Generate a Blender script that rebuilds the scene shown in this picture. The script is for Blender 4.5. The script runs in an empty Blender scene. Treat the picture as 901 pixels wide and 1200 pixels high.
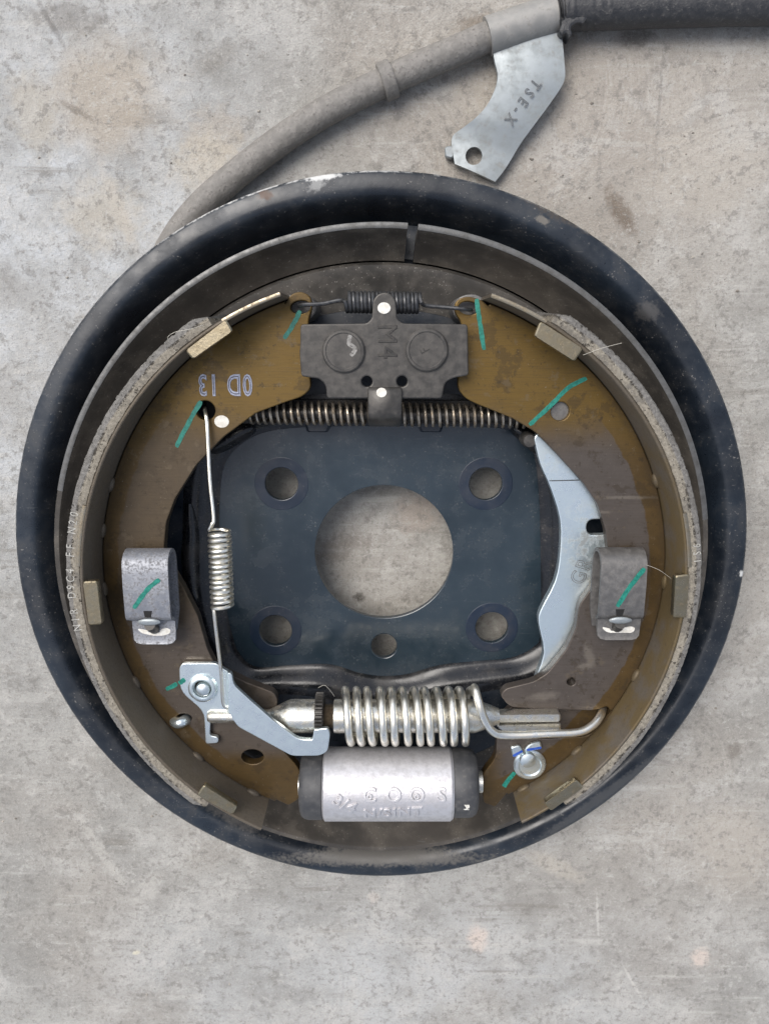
import bpy, bmesh, math, random
from mathutils import Vector, Matrix
random.seed(7)
pi = math.pi
SC = 0.001                                   # everything below is written in millimetres
scn = bpy.context.scene
COL = scn.collection

# ------------------------------------------------------------------ camera
TH = math.radians(13.0); FPX = 900.0; Z0 = 252.0
Fw = Vector((0, -math.sin(TH), -math.cos(TH))); Rt = Vector((1, 0, 0)); Up = Vector((0, math.cos(TH), -math.sin(TH)))
CAM = Vector((0, 0, 10.0)) - Z0 * (Fw + Rt * ((450 - 450.5) / FPX) - Up * ((648 - 600) / FPX))
cd = bpy.data.cameras.new('camera'); co = bpy.data.objects.new('camera', cd); COL.objects.link(co)
co.matrix_world = Matrix(((1, Up.x, -Fw.x, CAM.x * SC), (0, Up.y, -Fw.y, CAM.y * SC), (0, Up.z, -Fw.z, CAM.z * SC), (0, 0, 0, 1)))
cd.sensor_fit = 'VERTICAL'; cd.sensor_height = 36; cd.sensor_width = 27
cd.lens = 36 * FPX / 1200
cd.clip_start = 0.01; cd.clip_end = 100
cd.dof.use_dof = True; cd.dof.focus_distance = 0.222; cd.dof.aperture_fstop = 40
scn.camera = co

# ------------------------------------------------------------------ light
SUN_DIR = Vector((-0.42, 0.50, 1.0)).normalized()          # towards the sun: upper left of the picture
w = bpy.data.worlds.new('World'); scn.world = w; w.use_nodes = True
nt = w.node_tree; nt.nodes.clear()
sky = nt.nodes.new('ShaderNodeTexSky'); sky.sky_type = 'NISHITA'; sky.sun_disc = False
sky.sun_elevation = math.asin(SUN_DIR.z); sky.sun_rotation = math.atan2(SUN_DIR.x, SUN_DIR.y)
sky.air_density = 1.0; sky.dust_density = 3.0; sky.ozone_density = 1.0
hs = nt.nodes.new('ShaderNodeHueSaturation'); hs.inputs['Saturation'].default_value = 0.55
bg = nt.nodes.new('ShaderNodeBackground'); bg.inputs['Strength'].default_value = 0.14
ow = nt.nodes.new('ShaderNodeOutputWorld')
nt.links.new(sky.outputs[0], hs.inputs['Color']); nt.links.new(hs.outputs[0], bg.inputs['Color']); nt.links.new(bg.outputs[0], ow.inputs['Surface'])
sl = bpy.data.lights.new('sun', 'SUN'); sl.energy = 1.7; sl.angle = math.radians(38); sl.color = (1.0, 0.96, 0.91)
so = bpy.data.objects.new('sun', sl); COL.objects.link(so)
so.rotation_euler = SUN_DIR.to_track_quat('Z', 'Y').to_euler()
so.location = (0, 0, 2)
vs = scn.view_settings
vs.view_transform = 'Standard'; vs.look = 'None'; vs.gamma = 1; vs.use_curve_mapping = False; vs.exposure = 0.42
scn.render.engine = 'CYCLES'

# ------------------------------------------------------------------ measuring
def P(px, py, z):
    """point of the place at height z (mm) seen at photo pixel px,py"""
    r = Fw + Rt * ((px - 450.5) / FPX) - Up * ((py - 600) / FPX)
    return CAM + r * ((z - CAM.z) / r.z)
FZ = -8.0                                     # the floor, 18 mm below the hub face
def PX(pts, z): return [(P(x, y, z).x, P(x, y, z).y) for x, y in pts]
def S(px, py, z): return (P(px, py, z) - CAM).dot(Fw) / FPX        # mm per pixel there
def ang(px, py, z): p = P(px, py, z); return math.atan2(p.y, p.x)

# ------------------------------------------------------------------ materials
class NB:
    def __init__(s, name):
        s.m = bpy.data.materials.new(name); s.m.use_nodes = True; s.nz = {}
        s.t = s.m.node_tree; s.b = s.t.nodes['Principled BSDF']
        g = s.t.nodes.new('ShaderNodeNewGeometry'); v = s.t.nodes.new('ShaderNodeVectorMath'); v.operation = 'SCALE'
        v.inputs['Scale'].default_value = 1000; s.t.links.new(g.outputs['Position'], v.inputs[0]); s.pos = v.outputs[0]
        s.pt = g.outputs['Pointiness']; s.nrm = g.outputs['Normal']
    def L(s, a, b): s.t.links.new(a, b)
    def put(s, sock, v):
        if hasattr(v, 'is_linked') or hasattr(v, 'links'): s.L(v, sock)
        elif isinstance(v, (tuple, list)) and len(v) == 3 and sock.type == 'RGBA': sock.default_value = (*v, 1)
        else: sock.default_value = v
    def scale(s, sx, sy, sz, rz=0):
        n = s.t.nodes.new('ShaderNodeMapping'); s.L(s.pos, n.inputs[0]); n.inputs['Scale'].default_value = (sx, sy, sz); n.inputs['Rotation'].default_value = (0, 0, rz); return n.outputs[0]
    def noise(s, sc, det=4, rough=.55, vec=None, dist=0.0):
        n = s.t.nodes.new('ShaderNodeTexNoise'); s.L(vec or s.pos, n.inputs['Vector'])
        n.inputs['Scale'].default_value = sc; n.inputs['Detail'].default_value = det; n.inputs['Roughness'].default_value = rough; n.inputs['Distortion'].default_value = dist
        return n.outputs['Fac']
    def voro(s, sc, feat='F1', vec=None):
        n = s.t.nodes.new('ShaderNodeTexVoronoi'); n.feature = feat; s.L(vec or s.pos, n.inputs['Vector']); n.inputs['Scale'].default_value = sc; return n.outputs['Distance']
    def mr(s, v, a, b, c=0., d=1., smooth=True):
        n = s.t.nodes.new('ShaderNodeMapRange'); n.interpolation_type = 'SMOOTHSTEP' if smooth else 'LINEAR'
        s.put(n.inputs['Value'], v)
        for k, x in zip(('From Min', 'From Max', 'To Min', 'To Max'), (a, b, c, d)): n.inputs[k].default_value = x
        return n.outputs['Result']
    def math(s, op, a, b=0.0):
        n = s.t.nodes.new('ShaderNodeMath'); n.operation = op; s.put(n.inputs[0], a); s.put(n.inputs[1], b); return n.outputs[0]
    def mul(s, *a):
        r = a[0]
        for x in a[1:]: r = s.math('MULTIPLY', r, x)
        return r
    def add(s, *a):
        r = a[0]
        for x in a[1:]: r = s.math('ADD', r, x)
        return r
    def mix(s, f, a, b):
        n = s.t.nodes.new('ShaderNodeMix'); n.data_type = 'RGBA'; s.put(n.inputs[0], f); s.put(n.inputs[6], a); s.put(n.inputs[7], b); return n.outputs[2]
    def xyz(s):
        n = s.t.nodes.new('ShaderNodeSeparateXYZ'); s.L(s.pos, n.inputs[0]); return n.outputs
    def blob(s, cx, cy, rx, ry, wob=0.35, soft=0.5, rot=0.0, nsc=None):
        n = s.t.nodes.new('ShaderNodeMapping'); n.vector_type = 'TEXTURE'; s.L(s.pos, n.inputs[0])
        n.inputs['Location'].default_value = (cx, cy, 0); n.inputs['Rotation'].default_value = (0, 0, rot); n.inputs['Scale'].default_value = (rx, ry, 1e6)
        l = s.t.nodes.new('ShaderNodeVectorMath'); l.operation = 'LENGTH'; s.L(n.outputs[0], l.inputs[0])
        d = l.outputs['Value']
        if wob:
            key = round(nsc, 3) if nsc else (.06 if min(rx, ry) > 12 else .25 if min(rx, ry) > 4 else .6)
            if key not in s.nz: s.nz[key] = s.noise(key, 4, .62)
            d = s.add(d, s.mul(s.math('SUBTRACT', s.nz[key], .5), 2 * wob))
        return s.mr(d, 1 - soft, 1 + soft * .4, 1, 0)
    def dist(s, cx, cy, wob=0, nsc=.05):
        n = s.t.nodes.new('ShaderNodeMapping'); n.vector_type = 'TEXTURE'; s.L(s.pos, n.inputs[0])
        n.inputs['Location'].default_value = (cx, cy, 0); n.inputs['Scale'].default_value = (1, 1, 1e6)
        l = s.t.nodes.new('ShaderNodeVectorMath'); l.operation = 'LENGTH'; s.L(n.outputs[0], l.inputs[0])
        d = l.outputs['Value']
        if wob: d = s.add(d, s.mul(s.math('SUBTRACT', s.noise(nsc, 4, .6), .5), 2 * wob))
        return d
    def polar(s, cx, cy, fr, fa, seed):
        x, y, z = s.xyz(); dx = s.math('SUBTRACT', x, cx); dy = s.math('SUBTRACT', y, cy)
        a = s.math('ARCTAN2', dy, dx); d = s.math('SQRT', s.add(s.mul(dx, dx), s.mul(dy, dy)))
        c = s.t.nodes.new('ShaderNodeCombineXYZ'); s.L(s.mul(d, fr), c.inputs[0]); s.L(s.mul(a, fa), c.inputs[1]); c.inputs[2].default_value = seed
        return c.outputs[0], d
    def bump(s, h, dist_mm=.2, strength=1.0):
        n = s.t.nodes.new('ShaderNodeBump'); n.inputs['Strength'].default_value = strength; n.inputs['Distance'].default_value = dist_mm * SC
        s.L(h, n.inputs['Height']); s.L(n.outputs[0], s.b.inputs['Normal'])
    def out(s, col=None, rough=None, metal=None, spec=None):
        for k, v in (('Base Color', col), ('Roughness', rough), ('Metallic', metal), ('Specular IOR Level', spec)):
            if v is not None: s.put(s.b.inputs[k], v)
        return s.m

def m_paint(name, c1, c2, dustc, dust=.5, r0=.32, r1=.6, grit=.5, scuff=None, rimedge=False, spec=.5):
    n = NB(name)
    big = n.noise(.035, 6, .6); fine = n.noise(.6, 5, .65); med = n.noise(.14, 6, .62)
    col = n.mix(n.mr(big, .35, .65), c1, c2)
    dm = n.mul(n.mr(med, .42, .72), dust)
    col = n.mix(dm, col, dustc)
    sp = n.mul(n.mr(n.noise(1.5, 3, .6), .63, .69), n.mr(med, .40, .58), grit)
    col = n.mix(sp, col, (.34, .32, .29))
    rough = n.add(n.mr(med, .3, .7, r0, r1), n.mul(sp, .3))
    sm_ = n.mul(n.mr(n.noise(.07, 6, .72), .54, .60), dust, .28); col = n.mix(sm_, col, dustc); rough = n.add(rough, n.mul(sm_, .25))
    sc_ = n.mul(n.mr(n.noise(1, 3, .6, n.scale(.06, 1.6, .3, .8)), .66, .70), n.mr(big, .45, .6), grit, .6); col = n.mix(sc_, col, (.16, .16, .155))
    if scuff:
        for (cx, cy, rx, ry, rot, c, a) in scuff:
            k = n.mul(n.blob(cx, cy, rx, ry, .9, .5, rot, .9), a); col = n.mix(k, col, c); rough = n.add(rough, n.mul(k, .3))
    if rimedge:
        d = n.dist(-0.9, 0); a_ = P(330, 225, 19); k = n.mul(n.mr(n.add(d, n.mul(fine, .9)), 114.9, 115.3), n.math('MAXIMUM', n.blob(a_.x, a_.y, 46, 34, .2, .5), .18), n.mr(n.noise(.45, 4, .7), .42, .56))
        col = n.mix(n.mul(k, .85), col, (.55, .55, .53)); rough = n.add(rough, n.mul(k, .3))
    n.bump(n.add(n.mul(fine, .35), n.mul(n.noise(.25, 3, .5), .6), n.mul(sp, .6)), .12, .55)
    return n.out(col, rough, 0.0, spec)

def m_metal(name, c1, c2, rough=.3, r2=.45, metal=1.0, dirt=(.05, .045, .035), dirtamt=.6, lo=.58, hi=.74, sc=.5, bump=.05, grain=None):
    n = NB(name)
    a = n.noise(sc, 5, .6); b = n.noise(sc * 2.7, 5, .65)
    col = n.mix(n.mr(a, .35, .68), c1, c2)
    d = n.mul(n.mr(n.add(n.mul(a, .35), n.mul(b, .65)), lo, hi), dirtamt)
    col = n.mix(d, col, dirt)
    mt = n.math('SUBTRACT', metal, n.mul(d, metal * .9))
    h = n.add(b, n.mul(d, .4))
    if grain: h = n.add(h, n.mul(n.noise(1, 4, .6, n.scale(*grain)), .8))
    n.bump(h, bump, .7)
    return n.out(col, n.add(n.mr(a, .3, .7, rough, r2), n.mul(d, .3)), mt)

M = {}
M['plate'] = m_paint('black_plate_paint', (.007, .010, .015), (.014, .020, .029), (.060, .055, .050), .35, .30, .55, .55)
M['hub'] = m_paint('blue_black_hub_paint', (.014, .024, .033), (.024, .038, .050), (.044, .050, .053), .14, .12, .32, .30, spec=.7)
M['ring'] = m_paint('dusty_ring_paint', (.046, .042, .037), (.070, .062, .053), (.11, .097, .08), .6, .28, .5, .45, spec=.35)
M['edge'] = m_metal('pale_ring_edge', (.13, .13, .128), (.085, .084, .08), .35, .5, .3, (.07, .065, .06), .7, .55, .72, .4, .05)  # paler grey along the upper part of the ring's top edge
M['gloss'] = m_paint('glossy_black_paint', (.008, .009, .011), (.013, .014, .017), (.055, .050, .045), .4, .14, .36, .35)
M['platform'] = m_paint('dusty_black_paint', (.038, .036, .033), (.060, .055, .049), (.105, .095, .083), .6, .34, .6, .8, spec=.3)
M['boss'] = m_paint('deep_blue_paint', (.007, .015, .030), (.012, .022, .042), (.05, .05, .052), .25, .3, .5, .2)
M['edgegold'] = m_metal('bare_brassy_edge', (.34, .30, .23), (.25, .21, .15), .30, .45, .9, (.12, .09, .06), .6, .52, .66, .6, .06)
M['clamp'] = m_metal('dusty_zinc_clamp', (.27, .265, .25), (.33, .32, .30), .5, .65, .3, (.18, .165, .145), .5, .52, .7, .3, .06)
M['zinc'] = m_metal('bright_zinc', (.78, .85, .86), (.66, .74, .76), .24, .40, .92, (.10, .09, .075), .55, .60, .74, .35, .03)
M['zinc2'] = m_metal('worn_zinc', (.74, .73, .68), (.58, .55, .47), .24, .42, .95, (.09, .07, .045), .75, .52, .70, .55, .06)
M['spring'] = m_metal('bright_spring_wire', (.90, .88, .81), (.76, .72, .62), .26, .42, .97, (.13, .10, .06), .55, .56, .72, .5, .03)
M['spring_b'] = m_metal('brownish_spring_wire', (.52, .46, .38), (.32, .26, .19), .32, .5, .9, (.06, .045, .03), .8, .50, .68, .5, .05)
M['spring_d'] = m_metal('black_spring_wire', (.055, .057, .06), (.09, .09, .092), .30, .5, .6, (.16, .14, .12), .4, .58, .74, .6, .05)
M['dark'] = m_metal('dark_phosphate_steel', (.055, .052, .048), (.085, .079, .072), .36, .55, .45, (.15, .135, .115), .55, .55, .75, .4, .05)
M['darkrod'] = m_metal('dark_oily_steel', (.03, .028, .026), (.05, .045, .04), .4, .6, .4, (.09, .08, .06), .5)
M['galv'] = m_metal('mottled_galvanised_steel', (.24, .25, .275), (.33, .34, .365), .42, .6, .45, (.13, .125, .125), .8, .46, .62, .55, .05)
M['clipdark'] = m_metal('grey_steel_clip', (.135, .13, .125), (.185, .178, .17), .40, .58, .5, (.08, .075, .068), .7, .5, .68, .5, .05)
M['tab'] = m_metal('brassy_steel_tab', (.36, .31, .215), (.25, .21, .14), .24, .42, .95, (.10, .08, .055), .7, .54, .68, .4, .06)
M['bracket'] = m_metal('pale_zinc_bracket', (.36, .39, .40), (.29, .315, .32), .42, .60, .55, (.25, .235, .21), .55, .50, .70, .22, .04)
M['alu'] = m_metal('silver_cast_cylinder', (.60, .59, .605), (.50, .49, .50), .40, .55, .6, (.22, .21, .20), .6, .58, .72, .5, .12)
M['rubber'] = m_metal('dusty_rubber_boot', (.040, .041, .044), (.062, .062, .064), .45, .65, 0.0, (.17, .16, .145), .5, .52, .72, .35, .08)
M['sleeve'] = m_metal('black_rubber_sleeve', (.026, .027, .030), (.046, .046, .048), .36, .56, 0.0, (.20, .19, .175), .55, .53, .70, .55, .30)
M['conduit'] = m_metal('dusty_cable_conduit', (.17, .16, .145), (.25, .235, .215), .55, .75, 0.0, (.09, .082, .072), .6, .52, .66, .4, .25)
M['slot'] = m_metal('recess_shade_black', (.006, .006, .006), (.010, .009, .008), .7, .9, 0.0)  # near-black colour painting the shade inside recesses
M['fibre'] = m_metal('pale_fibre', (.45, .42, .36), (.5, .47, .4), .6, .8, 0.0)

def m_ink(name, c1, c2, r=.5, skip=0.0):
    n = NB(name); a = n.noise(.9, 4, .6)
    n.bump(n.noise(2, 3), .05, .5)
    if skip: n.put(n.b.inputs['Alpha'], n.mr(n.noise(1.3, 4, .7), .30, .46, 1 - skip, 1.0))
    return n.out(n.mix(n.mr(a, .35, .65), c1, c2), r, 0.0)
M['green'] = m_ink('teal_marker', (.006, .14, .105), (.018, .22, .165), .42, .35)
M['white'] = m_ink('white_marker', (.78, .76, .70), (.62, .59, .52))
M['stamp'] = m_ink('pale_stamp_ink', (.42, .45, .55), (.30, .31, .38))
M['chalk'] = m_ink('chalk_smear', (.30, .29, .27), (.20, .19, .175), .8, .85)
M['print'] = m_ink('faded_print', (.46, .45, .41), (.30, .29, .26), .8, .4)
M['darkgrey'] = m_ink('grey_engraving', (.14, .145, .15), (.19, .195, .2))
M['inkblue'] = m_ink('slate_stamp_ink', (.07, .075, .10), (.10, .10, .13))
M['emboss'] = m_metal('embossed_dark', (.04, .038, .036), (.06, .056, .05), .35, .5, .5)
M['blue'] = m_ink('blue_marker', (.015, .06, .32), (.03, .09, .4))

def m_lever():
    n = NB('speckled_zinc_lever'); a = n.noise(.12, 5, .6); b = n.noise(.9, 5, .68); c = n.noise(.35, 5, .65)
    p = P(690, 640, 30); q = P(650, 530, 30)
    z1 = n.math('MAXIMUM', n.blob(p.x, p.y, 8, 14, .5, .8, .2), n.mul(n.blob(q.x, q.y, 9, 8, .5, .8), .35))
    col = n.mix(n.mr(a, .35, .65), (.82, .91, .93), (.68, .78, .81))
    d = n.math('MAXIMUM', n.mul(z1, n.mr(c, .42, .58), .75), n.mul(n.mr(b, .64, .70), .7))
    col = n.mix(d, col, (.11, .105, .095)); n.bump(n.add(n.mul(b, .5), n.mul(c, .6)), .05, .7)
    return n.out(col, n.add(n.mr(a, .3, .7, .24, .40), n.mul(d, .3)), n.math('SUBTRACT', .9, n.mul(d, .7)))
M['lever'] = m_lever()
def m_web(side):
    n = NB('oil_stained_shoe_steel_' + side)
    big = n.noise(.045, 5, .6); med = n.noise(.16, 6, .65)
    grain = n.noise(1, 4, .65, n.scale(.10, 2.4, .5)); fine = n.noise(1.3, 4, .6)
    x, y, z = n.xyz()
    top = n.mr(n.add(y, n.mul(big, 16)), 38, 62)
    gold = n.mix(n.mr(med, .3, .7), n.mix(top, (.098, .063, .026), (.150, .093, .026)), n.mix(top, (.074, .047, .018), (.130, .080, .019)))
    grey = n.mix(n.mr(med, .3, .7), (.098, .078, .058), (.078, .063, .049)) if side == 'left' else n.mix(n.mr(med, .3, .7), (.104, .092, .086), (.082, .073, .069))
    rd = n.dist(0, 0)
    k = n.mul(n.mr(n.add(rd, n.mul(med, 3.0), n.mul(n.math('ABSOLUTE', n.math('ADD', y, 8)), .02 if side == 'left' else .05)), 81.0 if side == 'left' else 81.4, 80.3 if side == 'left' else 80.8), n.mr(n.add(y, n.mul(big, 22)), 64 if side == 'left' else 62, 44))
    lowp = n.mr(n.add(x, n.mul(med, 6)), -44 if side == 'left' else 36, -50 if side == 'left' else 43)
    k = n.mul(k, n.math('MAXIMUM', lowp, n.mr(y, -62, -56)))
    if side == 'left':
        grey = n.mix(n.mr(y, -6, -22), n.mix(n.mr(med, .3, .7), (.100, .076, .050), (.078, .060, .042)), n.mix(n.mr(med, .3, .7), (.104, .088, .076), (.086, .073, .064)))
        extra = [(P(175, 690, 34), 8.5, 13)]
    else:
        extra = [(P(728, 690, 34), 9, 13.5)]
    col = n.mix(n.mul(k, .82), gold, grey)
    for p, rx, ry in extra:
        col = n.mix(n.mul(n.blob(p.x, p.y, rx, ry, .08, .12, 0, .2), .8), col, (.105, .066, .024))
    if side == 'right':
        for (px, py, rx, ry, rot) in ((690, 768, 1.6, 5.5, .3), (684, 781, 2.2, 1.4, .2), (636, 816, 5, 1.6, .1), (738, 583, 9, .6, 0), (706, 600, 3, .5, 0)):
            q = P(px, py, 34); col = n.mix(n.mul(n.blob(q.x, q.y, rx, ry, .6, .7, rot), .42), col, (.24, .21, .175))
    col = n.mix(n.mul(n.mr(grain, .45, .75), .35), col, (.055, .042, .026))
    col = n.mix(n.mul(n.mr(n.noise(.11, 6, .72), .545, .60), .42), col, (.042, .030, .018))
    col = n.mix(n.mul(n.mr(n.noise(.42, 6, .72), .58, .66), .55), col, (.040, .030, .020))
    col = n.mix(n.mul(n.mr(n.noise(.2, 5, .7), .41, .35), .35), col, (.150, .118, .078))
    edge_ = n.mul(n.mr(n.add(rd, n.mul(med, 4)), 82.6, 85.2), .45); col = n.mix(edge_, col, (.050, .036, .022))
    col = n.mix(n.mul(n.mr(n.noise(1.6, 3, .5), .70, .76), .4), col, (.30, .27, .22))
    n.bump(n.add(n.mul(grain, .6), n.mul(fine, .4)), .06, .6)
    return n.out(col, n.mr(med, .3, .7, .30, .46), .35, .3)
M['web_left'] = m_web('left'); M['web_right'] = m_web('right')

def m_table():
    n = NB('oil_stained_shoe_table'); med = n.noise(.10, 6, .6); b = n.noise(.7, 5, .65)
    x, y, z = n.xyz(); gx = n.mr(n.add(x, n.mul(y, -.6), n.mul(med, 40)), 40, 110)
    col = n.mix(n.mul(n.mr(med, .36, .58), n.mr(gx, 0, 1, .15, .9)), n.mix(b, (.075, .064, .051), (.155, .131, .103)), (.118, .085, .040))
    col = n.mix(n.mul(n.mr(b, .55, .7), .6), col, (.07, .055, .038))
    n.bump(b, .16, .8)
    return n.out(col, .5, .3, .25)
M['table'] = m_table()

def m_lining():
    n = NB('friction_lining'); med = n.noise(.14, 6, .68); b = n.noise(1.1, 6, .72); pit = n.noise(.8, 5, .7)
    d = n.dist(0, 0, .7, .12)
    inner = n.mr(d, 87.2, 86.6)
    col = n.mix(n.mr(b, .36, .64), n.mix(inner, (.125, .119, .110), (.180, .160, .128)), n.mix(inner, (.205, .196, .182), (.29, .262, .212)))
    col = n.mix(n.mul(n.mr(med, .52, .64), .6), col, (.105, .098, .088))
    seam = n.mul(n.mr(d, 86.2, 86.6), n.mr(d, 87.3, 86.9), n.mr(med, .44, .54))
    pm = n.math('MAXIMUM', n.mul(n.mr(pit, .60, .67), .9), n.mul(seam, n.mr(pit, .47, .56)))
    col = n.mix(n.mul(pm, .9), col, (.030, .025, .020))
    col = n.mix(n.mul(n.mr(n.noise(2.4, 3, .6), .62, .70), .45), col, (.46, .43, .385))
    n.bump(n.math('SUBTRACT', n.mul(b, .7), n.mul(pm, .8)), .30, .8)
    return n.out(col, .82, 0, .25)
M['lining'] = m_lining()

def m_floor():
    n = NB('worn_concrete')
    big = n.noise(.011, 5, .6); mid = n.noise(.032, 9, .70); fine = n.noise(.30, 7, .72); vf = n.noise(1.6, 4, .62)
    rid = n.noise(.055, 8, .68, n.add_noise(.03, 22))
    col = n.mix(n.mr(mid, .32, .68), (.255, .247, .226), (.380, .370, .342))
    col = n.mix(n.mr(big, .44, .62, 0, .40), col, (.36, .325, .28))
    cool = n.math('MAXIMUM', n.blob(*[*P(60, 330, FZ)][:2], 75, 130, .35, .9, 0, .02), n.mul(n.blob(*[*P(480, 1150, FZ)][:2], 150, 48, .4, .9, 0, .02), .45))
    col = n.mix(n.mul(cool, n.mr(mid, .36, .6, .30, .95)), col, (.54, .56, .575))
    warm = n.math('MAXIMUM', n.blob(*[*P(700, 130, FZ)][:2], 85, 70, .35, .9, 0, .02), n.mul(n.blob(*[*P(760, 1000, FZ)][:2], 70, 60, .4, .9, 0, .02), .4))
    col = n.mix(n.mul(warm, .40), col, (.44, .37, .30))
    # cloudy lighter and darker skin, sharp on one side
    pk_ = n.mr(rid, .50, .56); col = n.mix(n.mul(pk_, n.mr(mid, .4, .6, .10, .48)), col, (.47, .455, .425))
    dk = n.mr(rid, .40, .35); col = n.mix(n.mul(dk, .26), col, (.19, .178, .16))
    h = n.add(n.mul(fine, .6), n.mul(mid, .9), n.mul(vf, .30))
    # dry brushed smears
    for i, (rz, seed) in enumerate(((.5, 0), (-.9, 40), (1.7, 90))):
        sm = n.noise(1, 5, .66, n.scale(.012, .16, 1, rz)); gate = n.mr(n.noise(.018, 3, .55, n.scale(1, 1, 1, rz + seed)), .50, .62)
        col = n.mix(n.mul(n.mr(sm, .54, .66), gate, .62), col, (.49, .475, .44) if i < 2 else (.21, .195, .17))
    # trowel sweeps
    for i, (px, py, r0, r1, fr) in enumerate(((600, 110, 18, 58, .8), (430, 200, 14, 44, .9), (300, 1150, 24, 52, .6), (730, 925, 30, 58, .7), (870, 300, 20, 60, .7))):
        p = P(px, py, FZ); v, d = n.polar(p.x, p.y, fr, 1.6, i * 7.3)
        st = n.noise(1.0, 4, .62, v)
        band = n.mul(n.mr(d, r0, r0 + 12, 0, 1), n.mr(d, r1 - 22, r1, 1, 0), n.mr(big if i % 2 else mid, .42, .58))
        lo_ = n.mul(n.mr(st, .52, .60), band); hi_ = n.mul(n.mr(st, .48, .40), band)
        col = n.mix(n.mul(lo_, .24), col, (.20, .185, .16)); col = n.mix(n.mul(hi_, .26), col, (.50, .475, .43))
    cr = n.mr(n.voro(.016, 'DISTANCE_TO_EDGE', n.add_noise(.03, 26)), 0, .010, 1, 0)
    cr = n.mul(cr, n.mr(big, .50, .60))
    col = n.mix(n.mul(cr, .22), col, (.17, .155, .135))
    sc = n.mul(n.mr(n.noise(1, 3, .55, n.scale(.045, .8, 1, .9)), .64, .70), n.mr(mid, .45, .58))
    col = n.mix(n.mul(sc, .40), col, (.50, .48, .45))
    p = P(770, 150, FZ); ln = n.blob(p.x, p.y, .55, 26, .25, .5, 0, .25); col = n.mix(n.mul(ln, .4), col, (.2, .185, .17))
    p = P(789, 112, FZ); d = n.dist(p.x, p.y, 1.6, .08); rg = n.mul(n.mr(d, 8.2, 9.6, 0, 1), n.mr(d, 10.4, 12, 1, 0)); col = n.mix(n.mul(rg, .26), col, (.19, .18, .165))
    for (px, py, rx, ry, rot, c, a) in (
            (727, 248, 3.2, 9, .6, (.13, .095, .065), .75), (462, 84, 5, 2, -.3, (.10, .075, .05), .7), (565, 28, 9, 3, .1, (.15, .115, .08), .6), (640, 52, 12, 4, .2, (.17, .135, .1), .5),
            (745, 45, 6, 3, .1, (.09, .075, .06), .7), (250, 160, 12, 9, .3, (.36, .315, .26), .6), (140, 245, 2.4, 16, .35, (.46, .44, .41), .8), (75, 20, 14, 5, 0, (.20, .185, .165), .6),
            (560, 1100, 4.6, 6.4, 0, (.58, .50, .44), .95), (438, 1052, 2.6, 3, 0, (.49, .45, .41), .8), (820, 1122, 3.8, 5, 0, (.56, .48, .42), .9), (650, 1015, 14, 4, -.5, (.46, .42, .36), .6),
            (250, 70, 10, 4, .5, (.2, .18, .15), .4), (860, 880, 3, 4, 0, (.14, .12, .1), .6), (690, 300, 22, 3, -.6, (.2, .18, .16), .4), (120, 1000, 22, 2.5, -1.1, (.46, .44, .40), .6), (175, 1040, 5, 9, -.6, (.5, .48, .44), .6),
            (400, 640, 14, 6, .3, (.19, .165, .14), .6), (490, 600, 10, 8, .3, (.36, .30, .25), .6), (420, 700, 2.5, 2, 0, (.06, .05, .04), .8), (160, 1116, 1.6, 1.4, 0, (.62, .58, .46), .9), (130, 110, 22, 16, .3, (.40, .34, .265), .65), (240, 190, 12, 9, .2, (.47, .42, .34), .6), (120, 250, 14, 12, 0, (.46, .41, .33), .55), (40, 130, 8, 14, .2, (.44, .39, .31), .5), (600, 100, 22, 12, 0, (.46, .41, .34), .4), (830, 200, 26, 18, 0, (.47, .43, .37), .4), (860, 1000, 18, 22, .2, (.44, .40, .345), .5), (90, 130, 6, 1.2, -.5, (.17, .145, .115), .6), (60, 28, 1, 8, .5, (.12, .11, .1), .5), (700, 1075, .6, 12, .1, (.55, .53, .49), .6), (740, 1150, .6, 10, .5, (.55, .53, .49), .6)):
        q = P(px, py, FZ); k = n.mul(n.blob(q.x, q.y, rx, ry, .8, .6, rot), a)
        col = n.mix(k, col, c)
    pits = n.mul(n.mr(n.noise(.50, 4, .62), .66, .72), n.mr(mid, .44, .54))
    col = n.mix(n.mul(pits, .75), col, (.09, .078, .065))
    grains = n.mr(vf, .62, .72); col = n.mix(n.mul(grains, .35), col, (.56, .54, .51))
    col = n.mix(n.mul(n.mr(fine, .53, .62), .55), col, (.190, .180, .163))
    f2 = n.noise(.55, 6, .74, n.add_noise(.2, 3)); col = n.mix(n.mul(n.mr(f2, .54, .63), n.mr(rid, .42, .56, .10, .55)), col, (.50, .485, .45)); col = n.mix(n.mul(n.mr(f2, .44, .36), n.mr(big, .40, .58, .15, .50)), col, (.17, .16, .143))
    col = n.mix(n.mul(n.mr(n.noise(.75, 5, .75), .53, .66), n.mr(mid, .42, .56, .15, .50)), col, (.20, .187, .165))
    col = n.mix(n.mul(n.mr(n.noise(2.2, 3, .6), .56, .68), .30), col, (.56, .54, .50))
    col = n.mix(n.mul(n.mr(n.noise(2.6, 3, .6), .56, .68), .35), col, (.17, .16, .145))
    n.bump(h, 1.1, .9)
    return n.out(col, n.mr(fine, .3, .7, .62, .85), 0.0, .35)
def add_noise(s, sc, amp):
    t = s.t.nodes.new('ShaderNodeTexNoise'); s.L(s.pos, t.inputs['Vector']); t.inputs['Scale'].default_value = sc; t.inputs['Detail'].default_value = 4
    a = s.t.nodes.new('ShaderNodeVectorMath'); a.operation = 'SCALE'; s.L(t.outputs['Color'], a.inputs[0]); a.inputs['Scale'].default_value = amp
    b = s.t.nodes.new('ShaderNodeVectorMath'); s.L(s.pos, b.inputs[0]); s.L(a.outputs[0], b.inputs[1]); return b.outputs[0]
NB.add_noise = add_noise
M['floor'] = m_floor()

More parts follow.
